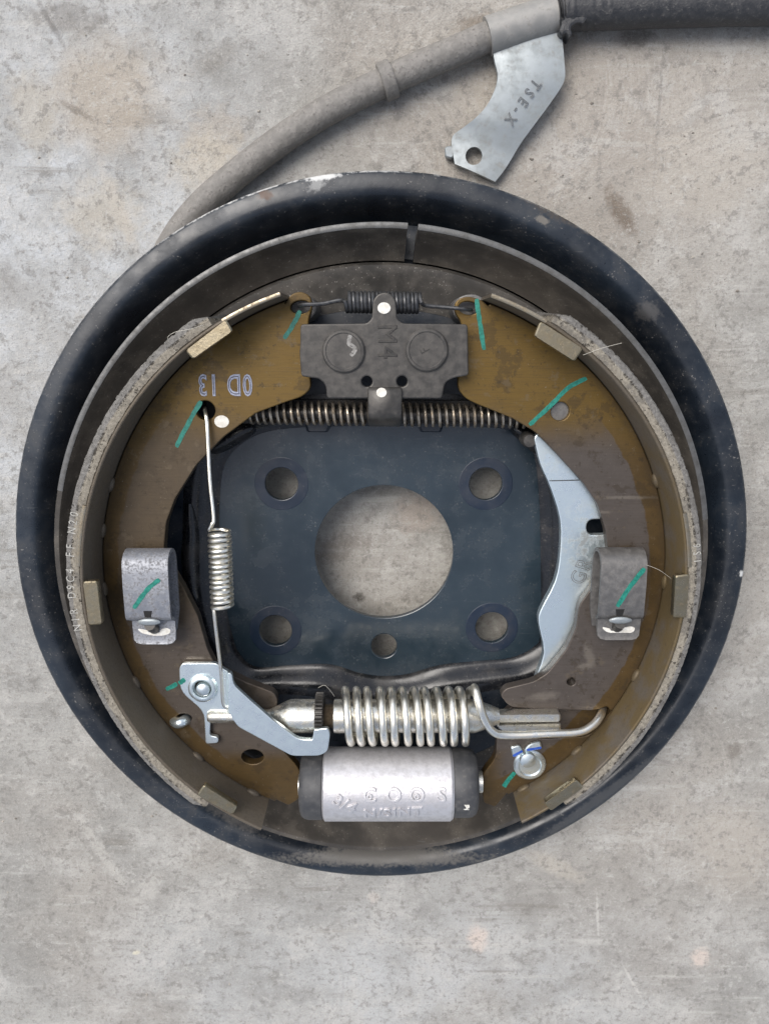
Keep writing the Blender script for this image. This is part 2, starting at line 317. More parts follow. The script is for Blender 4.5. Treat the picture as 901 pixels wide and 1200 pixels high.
# ------------------------------------------------------------------ mesh helpers (mm)
def tag(o, label=None, cat=None, kind=None, group=None):
    for k, v in (('label', label), ('category', cat), ('kind', kind), ('group', group)):
        if v: o[k] = v
    return o
def link(name, me, mat, parent=None, label=None):
    o = bpy.data.objects.new(name, me); COL.objects.link(o)
    if mat is not None:
        me.materials.clear(); me.materials.append(M[mat] if isinstance(mat, str) else mat)
    if parent is not None:
        o.parent = parent
        if parent.type == 'EMPTY': o.matrix_parent_inverse = Matrix.Translation(-Vector(parent.location))
    if label: o['label'] = label
    return o
def finish(me, sharp=35):
    me.polygons.foreach_set('use_smooth', [True] * len(me.polygons)); me.set_sharp_from_angle(angle=math.radians(sharp)); me.update(); return me
class MB:
    def __init__(s): s.v = []; s.f = []
    def add(s, v, f):
        k = len(s.v); s.v += [tuple(a) for a in v]; s.f += [tuple(i + k for i in q) for q in f]; return s
    def grid(s, rows, close=False, capa=False, capb=False):
        k = len(s.v); n = len(rows[0])
        for r in rows: s.v += [tuple(a) for a in r]
        m = len(rows)
        for i in range(m - 1):
            for j in range(n if close else n - 1):
                j2 = (j + 1) % n; s.f.append((k + i * n + j, k + i * n + j2, k + (i + 1) * n + j2, k + (i + 1) * n + j))
        if capa: s.f.append(tuple(k + j for j in reversed(range(n))))
        if capb: s.f.append(tuple(k + (m - 1) * n + j for j in range(n)))
        return s
    def mesh(s, name='m', sharp=35):
        me = bpy.data.meshes.new(name); me.from_pydata([(a * SC, b * SC, c * SC) for a, b, c in s.v], [], s.f); me.validate()
        bm = bmesh.new(); bm.from_mesh(me); bmesh.ops.recalc_face_normals(bm, faces=bm.faces); bm.to_mesh(me); bm.free()
        return finish(me, sharp)
    def build(s, name, mat, parent=None, label=None, sharp=35): return link(name, s.mesh(name, sharp), mat, parent, label)

def round_poly(pts, r, n=5):
    out = []; N = len(pts)
    for i in range(N):
        a, b, c = Vector(pts[i - 1]), Vector(pts[i]), Vector(pts[(i + 1) % N])
        u, v = a - b, c - b; lu, lv = u.length, v.length
        if lu < 1e-6 or lv < 1e-6: continue
        cosv = max(-1, min(1, u.dot(v) / lu / lv)); half = math.acos(cosv) / 2
        if half > math.radians(86): out.append((b.x, b.y)); continue
        d = min((r * 7 if half > math.radians(62) else r) / max(math.tan(half), .05), lu * .48, lv * .48)
        p, q = b + u / lu * d, b + v / lv * d
        for k in range(n + 1):
            t = k / n; w_ = p * (1 - t) ** 2 + b * 2 * t * (1 - t) + q * t * t; out.append((w_.x, w_.y))
    return out
def catmull(pts, n=6, closed=False):
    N = len(pts); out = []; V = [Vector(p) for p in pts]
    for i in range(N if closed else N - 1):
        g = (lambda k: V[k % N]) if closed else (lambda k: V[max(0, min(N - 1, k))])
        p0, p1, p2, p3 = g(i - 1), g(i), g(i + 1), g(i + 2)
        for k in range(n):
            t = k / n; out.append(.5 * ((2 * p1) + (p2 - p0) * t + (2 * p0 - 5 * p1 + 4 * p2 - p3) * t * t + (3 * p1 - p0 - 3 * p2 + p3) * t ** 3))
    if not closed: out.append(V[-1])
    return out
def circle(cx, cy, rx, ry=None, n=28, rot=0):
    ry = ry or rx; c, s_ = math.cos(rot), math.sin(rot)
    return [(cx + rx * math.cos(a) * c - ry * math.sin(a) * s_, cy + rx * math.cos(a) * s_ + ry * math.sin(a) * c) for a in [2 * pi * k / n for k in range(n)]]
def plate_mesh(loops, z0, z1, bev=.25, name='plate'):
    cu = bpy.data.curves.new(name, 'CURVE'); cu.dimensions = '2D'; cu.fill_mode = 'BOTH'
    h = (z1 - z0) / 2; bev = min(bev, h * .8)
    cu.extrude = h - bev; cu.bevel_depth = bev; cu.bevel_resolution = 1; cu.offset = -bev
    for lp in loops:
        cl = []
        for p in lp:
            if not cl or math.hypot(p[0] - cl[-1][0], p[1] - cl[-1][1]) > (.12 if h > .5 else .02): cl.append(p)
        lp = cl
        sp = cu.splines.new('POLY'); sp.points.add(len(lp) - 1); sp.use_cyclic_u = True
        for i, p in enumerate(lp): sp.points[i].co = (p[0], p[1], 0, 1)
    ob = bpy.data.objects.new(name, cu); COL.objects.link(ob)
    dg = bpy.context.evaluated_depsgraph_get(); me = bpy.data.meshes.new_from_object(ob.evaluated_get(dg))
    bpy.data.objects.remove(ob); bpy.data.curves.remove(cu)
    me.transform(Matrix.Translation((0, 0, (z0 + z1) / 2))); me.transform(Matrix.Scale(SC, 4)); me.name = name
    bm = bmesh.new(); bm.from_mesh(me); bmesh.ops.remove_doubles(bm, verts=bm.verts, dist=1e-7); bm.to_mesh(me); bm.free()
    return finish(me, 12)
def plate(name, loops, z0, z1, mat, parent=None, bev=.25, label=None):
    return link(name, plate_mesh(loops, z0, z1, bev, name), mat, parent, label)
def tube_rows(pts, r, seg=10):
    pts = [Vector(p) for p in pts]; rows = []; N = len(pts)
    t = (pts[1] - pts[0]).normalized(); n_ = t.orthogonal().normalized()
    for i, p in enumerate(pts):
        t2 = (pts[min(i + 1, N - 1)] - pts[max(i - 1, 0)])
        if t2.length > 1e-9: t2 = t2.normalized(); q = t.rotation_difference(t2); n_ = q @ n_; t = t2
        b = t.cross(n_); rr = r[i] if isinstance(r, (list, tuple)) else r
        rows.append([p + (n_ * math.cos(2 * pi * k / seg) + b * math.sin(2 * pi * k / seg)) * rr for k in range(seg)])
    return rows
def tube(name, pts, r, mat, parent=None, seg=10, label=None, mb=None):
    m = mb or MB(); m.grid(tube_rows(pts, r, seg), True, True, True)
    return m if mb else m.build(name, mat, parent, label)
def lathe(prof, c, axis=(0, 0, 1), seg=48, mb=None):
    """prof: list of (radius, distance along axis)"""
    ax = Vector(axis).normalized(); u = ax.orthogonal().normalized(); v = ax.cross(u); c = Vector(c); m = mb or MB()
    m.grid([[c + ax * h + (u * math.cos(2 * pi * k / seg) + v * math.sin(2 * pi * k / seg)) * r for k in range(seg)] for r, h in prof], True, prof[0][0] > 1e-3, prof[-1][0] > 1e-3)
    return m
def helix(p0, p1, R, turns, n=18, ph=0.0, up=Vector((0, 0, 1)), s=1):
    p0, p1 = Vector(p0), Vector(p1); ax = (p1 - p0).normalized(); e2 = (up - ax * up.dot(ax)).normalized(); e1 = e2.cross(ax) * s
    N = int(turns * n); out = []
    for i in range(N + 1):
        t = ph + 2 * pi * turns * i / N; out.append(p0.lerp(p1, i / N) + (e1 * math.cos(t) + e2 * math.sin(t)) * R)
    return out
def arc_sweep(sec, a0, a1, n, cx=0, cy=0, jit=None):
    rows = []
    for i in range(n + 1):
        a = a0 + (a1 - a0) * i / n; row = []
        for j, (r, z) in enumerate(sec):
            dr, dz = jit(i, j) if jit else (0, 0); row.append((cx + (r + dr) * math.cos(a), cy + (r + dr) * math.sin(a), z + dz))
        rows.append(row)
    return MB().grid(rows, True, True, True)
def box8(lo, hi, z0, z1, ch=.4):
    """prism on a 4-corner footprint hi (at z1) / lo (at z0) with chamfered top"""
    cx = sum(p[0] for p in hi) / 4; cy = sum(p[1] for p in hi) / 4
    def ins(p): d = Vector((cx - p[0], cy - p[1])); d = d.normalized() * ch * 1.4; return (p[0] + d.x, p[1] + d.y)
    r0 = round_poly(lo, .8, 3); r1 = round_poly(hi, .8, 3); r2 = round_poly([ins(p) for p in hi], .6, 3)
    return MB().grid([[(x, y, z0) for x, y in r0], [(x, y, z1 - ch) for x, y in r1], [(x, y, z1) for x, y in r2]], True, True, True)
def text_mesh(s, size, ext=.15, bev=0.0, sx=1.0, outline=False):
    cu = bpy.data.curves.new('t', 'FONT'); cu.body = s; cu.size = size; cu.extrude = ext; cu.align_x = 'CENTER'; cu.align_y = 'CENTER'; cu.bevel_depth = bev; cu.resolution_u = 3; cu.space_character = 1.15
    if outline: cu.fill_mode = 'NONE'; cu.extrude = 0; cu.bevel_resolution = 1
    ob = bpy.data.objects.new('t', cu); COL.objects.link(ob)
    dg = bpy.context.evaluated_depsgraph_get(); me = bpy.data.meshes.new_from_object(ob.evaluated_get(dg))
    bpy.data.objects.remove(ob); bpy.data.curves.remove(cu)
    me.transform(Matrix.Diagonal((sx, 1, 1, 1))); return me
def text(name, s, c, rot, size, mat, parent, ext=.12, sx=1.0, bev=0.0, outline=False):
    me = text_mesh(s, size, ext, bev, sx, outline); me.transform(Matrix.Rotation(rot, 4, 'Z')); me.transform(Matrix.Translation(Vector(c))); me.transform(Matrix.Scale(SC, 4))
    return link(name, finish(me, 30), mat, parent)
def stroke(name, pxs, z, wpx, mat, parent, h=.07):
    """a dried pen stroke, a real film h mm thick, on a surface at height z"""
    pts = [Vector((*q, 0)) for q in PX(pxs, z)]; pts = catmull([(p.x, p.y, 0) for p in pts], 6); w_ = wpx * S(*pxs[0], z) / 2
    Lf, Rg = [], []
    for i, p in enumerate(pts):
        d = (pts[min(i + 1, len(pts) - 1)] - pts[max(i - 1, 0)]).normalized(); nn = Vector((-d.y, d.x, 0)); e = 1 if 0 < i < len(pts) - 1 else .65
        Lf.append(p + nn * w_ * e * random.uniform(.82, 1.12)); Rg.append(p - nn * w_ * e * random.uniform(.82, 1.12))
    lp = [(p.x, p.y) for p in Lf] + [(p.x, p.y) for p in reversed(Rg)]
    return plate(name, [lp], z - .05, z + h, mat, parent, .02)
def boolean_cut(o, cutter):
    md = o.modifiers.new('cut', 'BOOLEAN'); md.object = cutter; md.operation = 'DIFFERENCE'; md.solver = 'EXACT'
    dg = bpy.context.evaluated_depsgraph_get(); me = bpy.data.meshes.new_from_object(o.evaluated_get(dg)); o.modifiers.clear(); o.data = me; finish(me, 35)
    bpy.data.objects.remove(cutter)
def empty(name, loc=(0, 0, 0)):
    o = bpy.data.objects.new(name, None); COL.objects.link(o); o.location = loc; o.empty_display_size = .02; return o

# ------------------------------------------------------------------ the floor
fl = MB(); N = 40
def fx(i): t = (i / N) * 2 - 1; return math.copysign(abs(t) ** 2.2, t) * 2500
fl.grid([[(fx(i), fx(j), FZ) for i in range(N + 1)] for j in range(N + 1)])
floor = tag(fl.build('concrete_floor', 'floor'), kind='structure')
gr = MB()                                     # loose sand grains and crumbs
for k in range(330):
    if k < 240: q = P(random.uniform(0, 901), random.uniform(0, 1200), FZ)
    else: q = P(random.gauss(720, 70), random.gauss(210, 90), FZ)
    s_ = random.choice((.12, .15, .2, .2, .3, .45)) * random.uniform(.7, 1.2); a = random.uniform(0, pi)
    base = [(q.x + s_ * random.uniform(.8, 1.5) * math.cos(a + t), q.y + s_ * random.uniform(.7, 1.1) * math.sin(a + t), FZ) for t in (0, 1.2, 2.3, 3.4, 4.6, 5.5)]
    top = [((x - q.x) * .6 + q.x, (y - q.y) * .6 + q.y, FZ + s_ * random.uniform(.6, 1.1)) for x, y, z in base]
    gr.grid([base, top], True, False, True)
def m_grit():
    n = NB('sand_grit'); a = n.noise(.12, 2); return n.out(n.mix(n.mr(a, .4, .6), (.20, .18, .155), (.42, .39, .34)), .9, 0)
M['grit'] = m_grit()
tag(gr.build('floor_grit', 'grit', sharp=20), 'loose sand grains and crumbs scattered over the concrete', 'grit', 'stuff')

# ------------------------------------------------------------------ the brake
BR = empty('drum_brake_assembly', (0, 0, FZ * SC))
tag(BR, 'round black drum brake assembly with two shoes and springs lying open on concrete', 'drum brake')
ZH, ZP, ZW, ZT = 10.0, 14.0, 34.0, 48.6      # hub face, shoe platform, web top, table top
CX = -0.9                                     # centre of the rim
# --- backing plate
rimprof = [(88.0, ZP), (90.6, ZP), (91.2, 11.0), (92.5, 8.0), (99.0, 7.2), (102.2, 7.6), (103.6, 10.0), (104.6, 13.0), (106.0, 16.0), (107.4, 18.2), (108.4, 19.3), (109.4, 19.75), (110.6, 19.85),
           (112.4, 19.7), (114.2, 19.4), (114.9, 19.1), (115.15, 18.5), (115.0, 17.9), (114.0, 17.8), (110, 18.4), (108, 17.6), (105.8, 12.5), (104.6, 8.5), (103.0, 5.9), (99, 5.6), (91.5, 5.8), (89.5, 11.5)]
SEG = 220
def rad(poly, a):
    d = Vector((math.cos(a), math.sin(a))); best = None
    for i in range(len(poly)):
        p, q = Vector(poly[i - 1]), Vector(poly[i]); e = q - p; den = d.x * e.y - d.y * e.x
        if abs(den) < 1e-9: continue
        t = (p.x * e.y - p.y * e.x) / den; u = (p.x * d.y - p.y * d.x) / den
        if t > 0 and -1e-6 <= u <= 1 + 1e-6 and (best is None or t > best): best = t
    return best
pocket_px = [(270, 742), (262, 700), (256, 640), (257, 566), (268, 532), (300, 508), (350, 499), (450, 497), (560, 498), (606, 505), (626, 528), (633, 580), (635, 650), (635, 738), (628, 758), (600, 772), (560, 776), (515, 781), (480, 791), (450, 794), (420, 790), (386, 780), (340, 781), (300, 783), (280, 768)]
pk = [(p.x, p.y) for p in catmull([(x, y, 0) for x, y in PX(pocket_px, ZH)], 5, True)]
rows = []
A = [2 * pi * k / SEG for k in range(SEG)]
R0 = [rad(pk, a) for a in A]
def wall_rows():
    out = []
    for off, z in ((-.6, ZH - .05), (0.3, ZH + .10), (1.4, ZH + .5), (3.0, ZH + 1.9), (4.6, ZP - .55), (6.2, ZP + .15), (8.0, ZP + .25), (10.5, ZP)):
        out.append([(math.cos(a) * (r + off), math.sin(a) * (r + off), z) for a, r in zip(A, R0)])
    out.append([(math.cos(a) * max(r + 12, 76), math.sin(a) * max(r + 12, 76), ZP) for a, r in zip(A, R0)])
    return out
wr_ = wall_rows()
rows = wr_[-2:] + [[(CX * min(1, (r - 80) / 10) + r * math.cos(a), r * math.sin(a), z) for a in A] for r, z in rimprof]
m = MB(); m.grid(rows, True)
scuffs = [(*[*P(379, 207, 20)][:2], 5, .9, .12, (.62, .62, .60), .95), (*[*P(372, 216, 20)][:2], 3.0, 1.6, .5, (.5, .5, .48), .45), (*[*P(310, 228, 20)][:2], 2.4, 1.4, 0, (.13, .07, .04), .6),
          (*[*P(640, 238, 20)][:2], 16, 2.6, -.5, (.055, .046, .038), .8), (*[*P(636, 258, 20)][:2], 2.4, 1.2, -.5, (.2, .18, .15), .6), (*[*P(760, 365, 20)][:2], 4, 3, -.5, (.09, .085, .08), .5),
          (*[*P(450, 1000, 17)][:2], 40, 3.2, 0, (.14, .13, .115), .7), (*[*P(260, 948, 17)][:2], 16, 2.2, -.6, (.10, .095, .09), .6), (*[*P(700, 930, 17)][:2], 30, 2.2, .7, (.08, .08, .08), .6), (*[*P(868, 672, 19)][:2], .8, 1.2, 0, (.6, .6, .58), .9)]
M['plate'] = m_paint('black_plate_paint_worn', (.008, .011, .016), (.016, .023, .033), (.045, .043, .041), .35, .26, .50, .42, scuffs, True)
bp = m.build('backing_plate', 'plate', BR, 'black painted pressed steel backing plate with rolled rim', sharp=50)
MB().grid(wr_[:-1], True).build('pocket_wall', 'gloss', bp, sharp=60)
# hub face with its openings
holes_px = [(330, 567, 19.3), (569, 567, 19.3), (323, 739, 19.0), (576, 735.5, 19.0), (450, 757, 15.0)]
H = [P(450, 648, ZH)]
loops = [[(math.cos(a) * (r - .3), math.sin(a) * (r - .3)) for a, r in zip(A, R0)], circle(H[0].x, H[0].y, 22.6, 22.6, 72)]
for x, y, r in holes_px:
    q = P(x, y, ZH); loops.append(circle(q.x, q.y, r * S(x, y, ZH), None, 32))
hub = plate('hub_face', loops, ZH - 2.2, ZH, 'hub', bp, .3, 'blue black flat hub face with a large centre opening')
for x, y, r in holes_px[:4]:
    q = P(x, y, ZH); r0 = r * S(x, y, ZH)
    mb = lathe([(r0 + .12, -.5), (r0 + .12, .0), (r0 + .3, .05), (r0 + 3.2, .05), (r0 + 3.35, .0), (r0 + 3.4, -.5)], (q.x, q.y, ZH), (0, 0, 1), 40)
    mb.f = [f for f in mb.f if len(f) == 4]; mb.build('bolt_hole_boss', 'boss', bp, sharp=4)
# pressed bead beside the left shoe, pressed pads under the shoes
def bead(name, pxs, z, wd, ht, mat, parent):
    pts = catmull([(*q, 0) for q in PX(pxs, z)], 6); N_ = len(pts); rws = []
    for i, p in enumerate(pts):
        d = (pts[min(i + 1, N_ - 1)] - pts[max(i - 1, 0)]).normalized(); nn = Vector((-d.y, d.x, 0)); t = i / (N_ - 1); e = math.sin(pi * min(1, max(.02, t))) ** .35
        rws.append([(p.x + nn.x * wd * e * c, p.y + nn.y * wd * e * c, z + ht * e * max(0, math.cos(c * pi / 2)) - .15) for c in (-1, -.7, -.4, -.15, .15, .4, .7, 1)])
    return MB().grid(rws).build(name, mat, parent, sharp=60)
bead('pressed_bead', [(222, 590), (224, 625), (223, 655), (226, 690), (232, 706)], ZP, 3.0, 2.6, 'gloss', bp)
bead('pressed_bead', [(246, 528), (262, 518), (282, 506), (300, 499)], ZP, 3.0, 3.2, 'gloss', bp)
bead('pressed_bead', [(600, 500), (618, 512), (632, 530)], ZP, 2.4, 2.4, 'gloss', bp)
for (x0, x1) in ((357, 388), (489, 520)):                         # two small folded lugs below the upper spring
    q = PX([(x0, 494), (x1, 494), (x1 - 3, 506), (x0 + 3, 506)], 16); box8(q, q, 9.5, 17.5, .6).build('folded_lug', 'plate', bp)
# platform floor sheet between pocket and ring is dusty: inner dust band
rb = [[((CX + r * math.cos(a)), r * math.sin(a), z) for a in A] for r, z in ((77.5, ZP + .12), (79, ZP + .5), (84.5, ZP + .7), (86.5, ZP + 1.9), (89.8, ZP + 2.2), (90.6, ZP + 1.0), (90.8, ZP - .4))]
MB().grid(rb, True).build('inner_step', 'platform', bp, sharp=60)
# raised dust ring with its gap at the top
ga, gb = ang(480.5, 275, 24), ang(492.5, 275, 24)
sec = [(91.2, 14.2), (92.5, 15.2), (95.5, 18.8), (97.8, 22.8), (98.6, 24.6), (99.0, 25.1), (100.3, 25.1), (100.6, 24.7), (100.3, 21.5), (99.8, 14.0), (99.3, 8.4), (91.9, 8.6)]
ring = arc_sweep(sec, ga, gb + 2 * pi, 240, CX).build('dust_ring', 'ring', bp, 'grey raised ring inside the rim with a slit at the top', sharp=40)

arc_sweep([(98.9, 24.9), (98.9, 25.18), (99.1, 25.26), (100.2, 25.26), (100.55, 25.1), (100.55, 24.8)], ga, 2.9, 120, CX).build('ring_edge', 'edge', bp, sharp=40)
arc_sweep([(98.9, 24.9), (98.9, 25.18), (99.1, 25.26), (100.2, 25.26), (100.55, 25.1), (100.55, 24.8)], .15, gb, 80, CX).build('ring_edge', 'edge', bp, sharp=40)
# --- shoes
TR0, TR1, LR1 = 83.6, 84.6, 88.8
def arc_pts(r, a0, a1, n=40): return [(r * math.cos(a0 + (a1 - a0) * i / n), r * math.sin(a0 + (a1 - a0) * i / n)) for i in range(n + 1)]
def wrap(a, ref):
    while a < ref - pi: a += 2 * pi
    while a > ref + pi: a -= 2 * pi
    return a
def shoe(side, inner_px, holes, tab_px, welds, lin_px, table_px, label, edges):
    mat = 'web_' + side; ref = pi if side == 'left' else 0
    inner = []
    for i_, q in enumerate(PX(inner_px, ZW)):
        d_ = math.hypot(*q); f_ = min(1, (TR0 - 1.0) / d_) if i_ in (0, len(inner_px) - 1) else 1; inner.append((q[0] * f_, q[1] * f_))
    aA = wrap(math.atan2(inner[0][1], inner[0][0]), ref); aB = wrap(math.atan2(inner[-1][1], inner[-1][0]), ref)
    arc = arc_pts(TR0 - .28, aB, aA)
    outline = round_poly(inner + arc, 1.2, 4)
    lps = [outline] + [circle(*PX([(x, y)], ZW)[0], rx * S(x, y, ZW), ry * S(x, y, ZW), 24, rot) for x, y, rx, ry, rot in holes]
    web = plate('brake_shoe', lps, ZW - 3.6, ZW, mat, BR, .3, label)
    a0 = wrap(ang(*table_px[0], ZT), ref); a1 = wrap(ang(*table_px[1], ZT), ref)
    arc_sweep([(TR0, 16.5), (TR0, ZT - .3), (TR0 + .3, ZT), (TR1 - .3, ZT), (TR1, ZT - .3), (TR1, 16.5)], a0, a1, 110).build('shoe_table', 'table', web, sharp=50)
    l0 = wrap(ang(*lin_px[0], ZT), ref); l1 = wrap(ang(*lin_px[1], ZT), ref); rnd = random.Random(3 if side == 'left' else 5)
    nn = 420; tab = {}
    def jit(i, j):
        if j in (0, 1, 8, 9): return (0, 0)
        e = 1.0 if 3 < i < nn - 3 else .2
        key = (i // 2, j)
        if key not in tab: tab[key] = (rnd.gauss(0, .05), rnd.gauss(0, .015))
        a, b = tab[key]
        ch = -1.6 * max(0, 1 - min(i, nn - i) / 9) if j in (4, 5, 6, 7) else 0
        if rnd.random() < .04 and j in (6,): a -= .35
        return (a * e + ch, b * e)
    lin = arc_sweep([(TR1 + .02, 17.5), (TR1 + .02, ZT - 1.0), (TR1 + .25, ZT - .5), (TR1 + 1.6, ZT - .25), (LR1 - 1.6, ZT - .45), (LR1 - .45, ZT - .75), (LR1, ZT - 1.5), (LR1 + .05, ZT - 5), (LR1, 18), (LR1 - .4, 17.5)], l0, l1, nn, 0, 0, jit)
    lin.build('lining', 'lining', web, 'grey pitted friction lining', sharp=28)
    for q in tab_px:
        hi = PX(q, ZT + .7); lo = hi
        b = box8(lo, hi, ZT - 1.4, ZT + .7, .3).build('lining_tab', 'tab', web)
    for (p0_, p1_, rr0, rr1) in edges:
        e0, e1 = wrap(ang(*p0_, ZT), ref), wrap(ang(*p1_, ZT), ref)
        arc_sweep([(rr0, ZT - .4), (rr0, ZT + .08), (rr0 + .15, ZT + .16), (rr1 - .15, ZT + .16), (rr1, ZT + .08), (rr1, ZT - .4)], e0, e1, 30).build('bare_edge', 'edgegold', web, sharp=50)
    for x, y in welds:
        a = ang(x, y, ZW); mb = MB(); r = TR0 - .1; c = Vector((r * math.cos(a), r * math.sin(a), ZW + .2)); t = Vector((-math.sin(a), math.cos(a), 0)); nrm = Vector((-math.cos(a), -math.sin(a), 0)); rw = []
        for i in range(7):
            th = pi * i / 6; rw.append([c + t * (2.3 * math.cos(th)) + (nrm * math.cos(p_) * 1.0 + Vector((0, 0, 1)) * math.sin(p_) * 1.3) * max(.02, math.sin(th)) for p_ in [2 * pi * k / 10 for k in range(10)]])
        mb.grid(rw, True, True, True).build('weld_bump', 'table', web, sharp=60)
    return web
left_inner = [(333, 353), (340, 345), (353, 341), (364, 347), (366, 360), (361, 376), (363, 440), (365, 455), (354, 465), (335, 471), (300, 484), (262, 512), (230, 545), (205, 585), (195, 612), (192, 646), (199, 661), (215, 688), (232, 722), (243, 760), (254, 783), (290, 800), (322, 812), (326, 823), (322, 834), (300, 838), (302, 852), (322, 866), (334, 882), (353, 903), (352, 936), (338, 944), (321, 943)]
left = shoe('left', left_inner, [(241, 481, 11.5, 11.5, 0), (296, 887, 13, 9.5, 0), (352, 360, 12, 7.5, .1), (216, 842, 9, 6, 0)],
    [[(217, 411), (265, 374), (273, 388), (226, 421)], [(97, 682), (114, 681), (120, 732), (104, 733)], [(239, 920), (278, 945), (273, 955), (231, 932)]],
    [(131, 568), (124, 622), (121, 690), (158, 800), (231, 888), (296, 931)], [(240, 368), (243, 944)], [(331, 350), (314, 957)],
    'left brake shoe, golden brown at top and bottom, stamped with pale digits',
    [((330, 350), (263, 380), TR0 + .05, TR1 + .1), ((98, 592), (98, 664), TR1 - .3, TR1 + .9)])
right_inner = [(573, 358), (563, 351), (549, 347), (537, 350), (532, 358), (534, 368), (541, 378), (537, 440), (536, 455), (545, 467), (560, 474), (600, 490), (628, 507), (655, 535), (683, 566), (700, 591), (709, 620), (713, 650), (705, 672), (690, 693), (678, 709), (675, 735), (664, 760), (641, 789), (625, 799), (592, 807), (586, 815), (597, 829), (628, 831), (698, 833), (712, 827), (716, 836), (706, 848), (690, 863), (640, 866), (582, 864), (581, 888), (567, 905), (563, 915), (567, 941), (580, 946), (601, 942)]
right = shoe('right', right_inner, [(656, 482, 11, 11, 0), (669, 799, 5, 5, 0), (549, 361, 12, 7.5, -.1)],
    [[(633, 376), (683, 408), (673, 424), (626, 394)], [(791, 675), (808, 673), (804, 724), (788, 724)], [(675, 914), (684, 923), (645, 951), (638, 941)]],
    [(769, 563), (781, 682), (749, 793), (680, 884), (617, 930)], [(650, 370), (668, 950)], [(571, 356), (604, 952)],
    'right brake shoe with grey blue centre and golden brown edges',
    [((572, 356), (637, 382), TR0 + .05, TR1 + .1), ((807, 600), (810, 664), TR1 - .3, TR1 + .8)])
text('lettering', '0D 13', P(264, 450, ZW + .02), pi, 8.2, 'stamp', left, .0, .66, .27, True)
text('lettering', '0D 13', P(264, 450, ZW + .0), pi, 8.2, 'inkblue', left, .05, .66)
plate('paint_dot', [circle(*PX([(260, 494)], ZW)[0], 2.1, 1.75, 18)], ZW - .05, ZW + .12, 'white', left, .05)
for o, r, s_ in ((left, -1, ''),):
    # lining lettering runs up the left lining
    txt = 'NIR D9C4 FF N20'; pos = (740, 603)
    for i, ch in enumerate(txt):
        if ch == ' ': continue
        yy = 736 + (603 - 736) * i / (len(txt) - 1); best = min(((abs(P(78 + k * .5, yy, ZT).xy.length - 87.2), 78 + k * .5) for k in range(80)))[1]
        q = P(best, yy, ZT); a = math.atan2(q.y, q.x)
        text('lettering', ch, (q.x, q.y, ZT - .3), a + pi / 2 + pi, 3.3, 'print', left, .06, .8)
for i, ch in enumerate('6SI'):
    yy = 640 + i * 9; q = P(815, yy, ZT); a = math.atan2(q.y, q.x); text('lettering', ch, (87.2 * math.cos(a), 87.2 * math.sin(a), ZT - .3), a - pi / 2 + pi, 3.0, 'print', right, .06, .8)
stroke('paint_mark', [(352, 364), (345, 378), (333, 397)], ZW, 5.6, 'green', left)
stroke('paint_mark', [(236, 470), (222, 494), (207, 524)], ZW, 5.6, 'green', left)
stroke('paint_mark', [(195, 808), (208, 801)], ZW, 5.6, 'green', left)
stroke('paint_mark', [(558, 350), (562, 378), (567, 410)], ZW, 5.6, 'green', right)
stroke('paint_mark', [(687, 443), (665, 455), (645, 475), (620, 498)], ZW, 5.6, 'green', right)
stroke('paint_mark', [(603, 905), (597, 912), (590, 922)], ZW, 5.6, 'green', right)

# --- parking brake lever, under the right shoe
ZL = ZW - 4.0
lev_px = [(626, 514), (628, 510), (632, 511), (655, 530), (683, 562), (701, 586), (709, 603), (718, 634), (712, 664), (700, 685), (684, 704), (682, 727), (670, 762), (641, 792), (627, 797), (637, 765), (631, 731), (633, 715), (650, 681), (656, 647), (656, 609), (645, 572), (633, 544), (627, 520)]
lev_out = [(p.x, p.y) for p in catmull([(*q, 0) for q in PX(lev_px, ZL)], 3, True)]
slot = round_poly(PX([(687, 609), (714, 608), (714, 627), (687, 627)], ZL), 2.2)
lever = plate('parking_brake_lever', [lev_out, slot], ZL - 3, ZL, 'lever', BR, .35, 'curved pale blue silver parking brake lever beside the right shoe')
text('lettering', 'GR', P(681, 670, ZL), 1.25, 6.4, 'clipdark', lever, 0, .9, .09, True)
stroke('crease', [(643, 563.5), (682, 562.5)], ZL, 1.2, 'darkrod', lever, .03)
q = P(658, 483, ZW - 2)
plate('peg_end', [circle(q.x, q.y, 3.4)], ZW - 3.4, ZW - 1.6, 'clipdark', right, .3)
for x, y in ((350, 361), (551, 362)):
    q = P(x, y, 29); plate('guide_pad', [circle(q.x, q.y, 5, 4)], 13, 29, 'clipdark', bp, .4)
lathe([(2.2, -3.2), (2.2, 2), (1.8, 2.6), (.01, 2.8)], (P(621, 517, ZL).x, P(621, 517, ZL).y, ZL - 3), (0, 0, 1), 20).build('cable_peg', 'dark', lever)
la = plate('lever_arm', [round_poly(PX([(586, 840), (640, 790), (700, 800), (716, 834), (690, 860), (650, 905), (612, 918), (590, 900), (594, 868)], ZL - .2), 4)], ZL - 3.2, ZL - .2, 'web_right', lever, .3)
# pivot pin with its clip
pv = P(620, 895, ZW); k = S(620, 895, ZW)
clip = lathe([(.6, .1), (5.0, 0), (5.1, .7), (4.6, 1.15), (3.7, 1.2), (3.3, .8), (.6, .75)], (pv.x, pv.y, ZW), (0, 0, 1), 36)
clip.f = [f for f in clip.f if len(f) == 4]
clip = clip.build('pivot_clip', 'zinc', BR, 'small round zinc clip with two bent ears on the pivot pin')
for q in ([(598, 876), (609, 874), (613, 883), (601, 889)], [(613, 882), (619, 873), (633, 869), (635, 878)]):
    box8(PX(q, ZW + 1.2), PX(q, ZW + 1.9), ZW + .1, ZW + 1.9, .3).build('clip_ear', 'zinc', clip)
stroke('paint_mark', [(601, 886), (612, 880)], ZW + 1.9, 3.2, 'blue', clip)
stroke('paint_mark', [(617, 879), (634, 876)], ZW + 1.9, 3.2, 'blue', clip)
